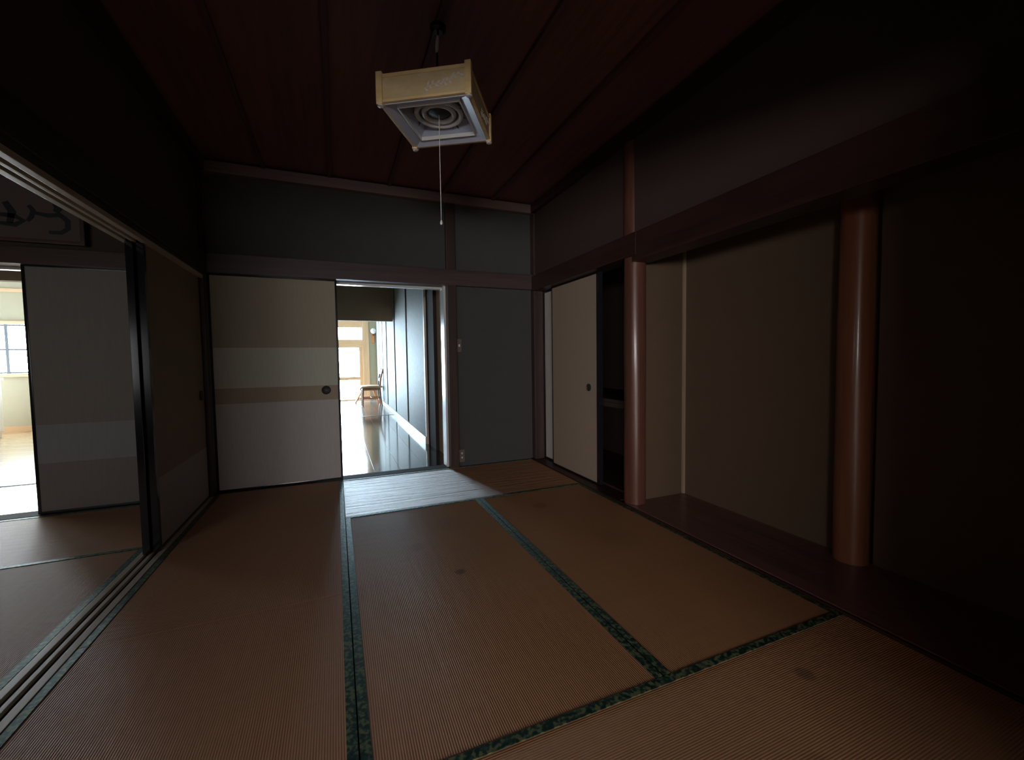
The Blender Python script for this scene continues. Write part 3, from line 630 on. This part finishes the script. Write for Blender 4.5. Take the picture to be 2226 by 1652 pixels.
# ------------------------------------------------------------------ pendant lamp
LC, LZ, LA, HS = (.461, 1.917), 2.047, math.radians(-31.8), .187
lp = thing('pendant_lamp', (LC[0], LC[1], LZ), 'square wooden pendant lamp with white underside hanging from the ceiling', 'ceiling lamp')
def lb(b, name, mat, smooth=False, parent=None): return b.build(name, mat, parent or lp, rot=LA, pivot=LC, smooth=smooth)
cx, cy_ = LC; H = .118
for sx in (-1, 1):
    for sy in (-1, 1):
        p = lb(B().box(cx+sx*HS-.0135, cx+sx*HS+.0135, cy_+sy*HS-.0135, cy_+sy*HS+.0135, LZ, LZ+H+.012, .005), 'corner_post', 'lamp_wood')
        lb(B().lathe((cx+sx*HS, cy_+sy*HS, 0), [(.006, LZ-.006), (.0125, LZ-.004), (.0125, LZ-.0005)], 14), 'post_cap', 'tube', True, p)
i = HS-.013
for k in range(4):
    q = k*math.pi/2
    def side(b, name, mat, parent=None):
        R = Matrix.Rotation(q, 3, 'Z'); pv = Vector((cx, cy_, 0))
        for v in b.bm.verts: v.co = R @ (v.co-pv)+pv
        return lb(b, name, mat, False, parent)
    pn = side(B().box(cx-i, cx+i, cy_-HS-.004, cy_-HS+.004, LZ+.018, LZ+H-.008), 'side_panel', 'lamp_panel')
    side(B().box(cx-i, cx+i, cy_-HS-.008, cy_-HS+.008, LZ+H-.012, LZ+H+.002, .002), 'top_rail', 'lamp_wood')
    side(B().box(cx-i, cx+i, cy_-HS-.008, cy_-HS+.008, LZ+.008, LZ+.018, .002), 'bottom_rail', 'lamp_wood')
    # branch of narrow leaves in relief on the right half of each panel
    yo = cy_-HS-.0045
    stem = [(cx+.0+.022*j, LZ+.040+.006*j+.006*math.sin(j*1.1)) for j in range(8)]
    side(B().tube([(x_, yo-.0005, z_) for x_, z_ in stem], .0014, 6), 'branch_relief', 'lamp_leaf', pn)
    for j in range(15):
        t_ = .3+j*.46; j0 = min(6, int(t_)); f_ = t_-j0
        bx = stem[j0][0]*(1-f_)+stem[j0+1][0]*f_; bz = stem[j0][1]*(1-f_)+stem[j0+1][1]*f_
        a = (.95 if j % 2 else -.75)+.35*math.sin(j*2.3); ln = .021+.005*math.sin(j*1.9)
        ca, sa = math.cos(a), math.sin(a); wd = .0050
        f0 = [(bx, bz), (bx+ca*ln*.5-sa*wd, bz+sa*ln*.5+ca*wd), (bx+ca*ln, bz+sa*ln), (bx+ca*ln*.5+sa*wd, bz+sa*ln*.5-ca*wd)]
        f0 = [(x_, min(max(z_, LZ+.020), LZ+H-.014)) for x_, z_ in f0]
        side(B().hexa([(x_, yo, z_) for x_, z_ in f0], [(x_, yo-.002, z_) for x_, z_ in f0]), 'leaf_relief', 'lamp_leaf', pn)
    # white sloping rim and inner lip
    o_, n_ = HS-.008, HS-.050
    side(B().hexa([(cx-o_, cy_-o_, LZ+.006), (cx+o_, cy_-o_, LZ+.006), (cx+o_, cy_-o_, LZ+.010), (cx-o_, cy_-o_, LZ+.010)],
                  [(cx-n_, cy_-n_, LZ+.022), (cx+n_, cy_-n_, LZ+.022), (cx+n_, cy_-n_, LZ+.026), (cx-n_, cy_-n_, LZ+.026)]), 'white_rim', 'lamp_white')
    side(B().box(cx-n_, cx+n_, cy_-n_, cy_-n_+.005, LZ+.012, LZ+.030, .001), 'inner_lip', 'tube')
    side(B().hexa([(cx-n_, cy_-n_+.004, LZ+.028), (cx+n_, cy_-n_+.004, LZ+.028), (cx+n_, cy_-n_, LZ+.028), (cx-n_, cy_-n_, LZ+.028)],
                  [(cx-.07, cy_-.066, LZ+.098), (cx+.07, cy_-.066, LZ+.098), (cx+.07, cy_-.07, LZ+.098), (cx-.07, cy_-.07, LZ+.098)]), 'reflector_side', 'lamp_reflector')
    for j in range(7):
        xx = cx-.05+.016*j; a = 1.0+.9*math.sin(j*2.1); yy = cy_-n_+.03+.010*math.sin(j*1.3); zz = LZ+.05
        lf = B(); dx, dy = .014*math.cos(a), .014*math.sin(a)
        lf.hexa([(xx-dx, yy-dy, zz-dy*.9), (xx+.004, yy, zz), (xx+dx, yy+dy, zz+dy*.9), (xx-.004, yy, zz)], [(xx-dx, yy-dy, zz-dy*.9+.003), (xx+.004, yy, zz+.003), (xx+dx, yy+dy, zz+dy*.9+.003), (xx-.004, yy, zz+.003)])
        side(lf, 'leaf_print', 'dark_metal')
lb(B().box(cx-.07, cx+.07, cy_-.07, cy_+.07, LZ+.096, LZ+.102), 'reflector_top', 'lamp_reflector')
lb(B().torus((cx, cy_, LZ+.050), .098, .0115), 'ring_tube', 'tube', True)
lb(B().torus((cx, cy_, LZ+.052), .066, .0115), 'ring_tube', 'tube', True)
lb(B().lathe((cx, cy_, 0), [(.018, LZ+.045), (.045, LZ+.052), (.05, LZ+.096)], 20), 'lamp_holder', 'dark_metal', True)
for a in range(4): lb(B().tube([(cx+.04*math.cos(a*1.571), cy_+.04*math.sin(a*1.571), LZ+.056), (cx+.112*math.cos(a*1.571), cy_+.112*math.sin(a*1.571), LZ+.05)], .0025, 6), 'tube_clip', 'dark_metal')
lb(B().lathe((cx, cy_, 0), [(.055, LZ+.1025), (.05, LZ+H+.02), (.012, LZ+H+.035)], 20), 'top_cover', 'dark_metal', True)
cord = lb(B().tube([(cx, cy_, LZ+H+.03), (cx-.004, cy_, 2.26), (cx-.003, cy_+.002, 2.365)], .0045, 8), 'power_cord', 'lacquer')
lb(B().tube([(cx-.004, cy_, 2.362), (cx-.002, cy_, 2.38), (cx, cy_, 2.41), (cx+.003, cy_, 2.432)], .010, 10, [.005, .008, .008, .006]), 'plug_connector', 'plug', True)
lb(B().tube([(cx+.003, cy_, 2.43), (cx+.004, cy_, CEIL-.05)], .004, 8), 'power_cord', 'lacquer')
lb(B().lathe((cx+.004, cy_, 0), [(.022, CEIL-.056), (.034, CEIL-.045), (.036, CEIL-.0285)], 20), 'ceiling_rose', 'lacquer', True)
ps = lb(B().tube([(cx, cy_+.0, LZ+.05), (cx, cy_, 1.63)], .0016, 6), 'pull_string', 'tube')
lb(B().lathe((cx, cy_, 0), [(.002, 1.632), (.005, 1.626), (.0065, 1.617), (.004, 1.611)], 12), 'pull_knob', 'tube', True, ps)

for o in scene.objects:
    if 'o' in o: del o['o']
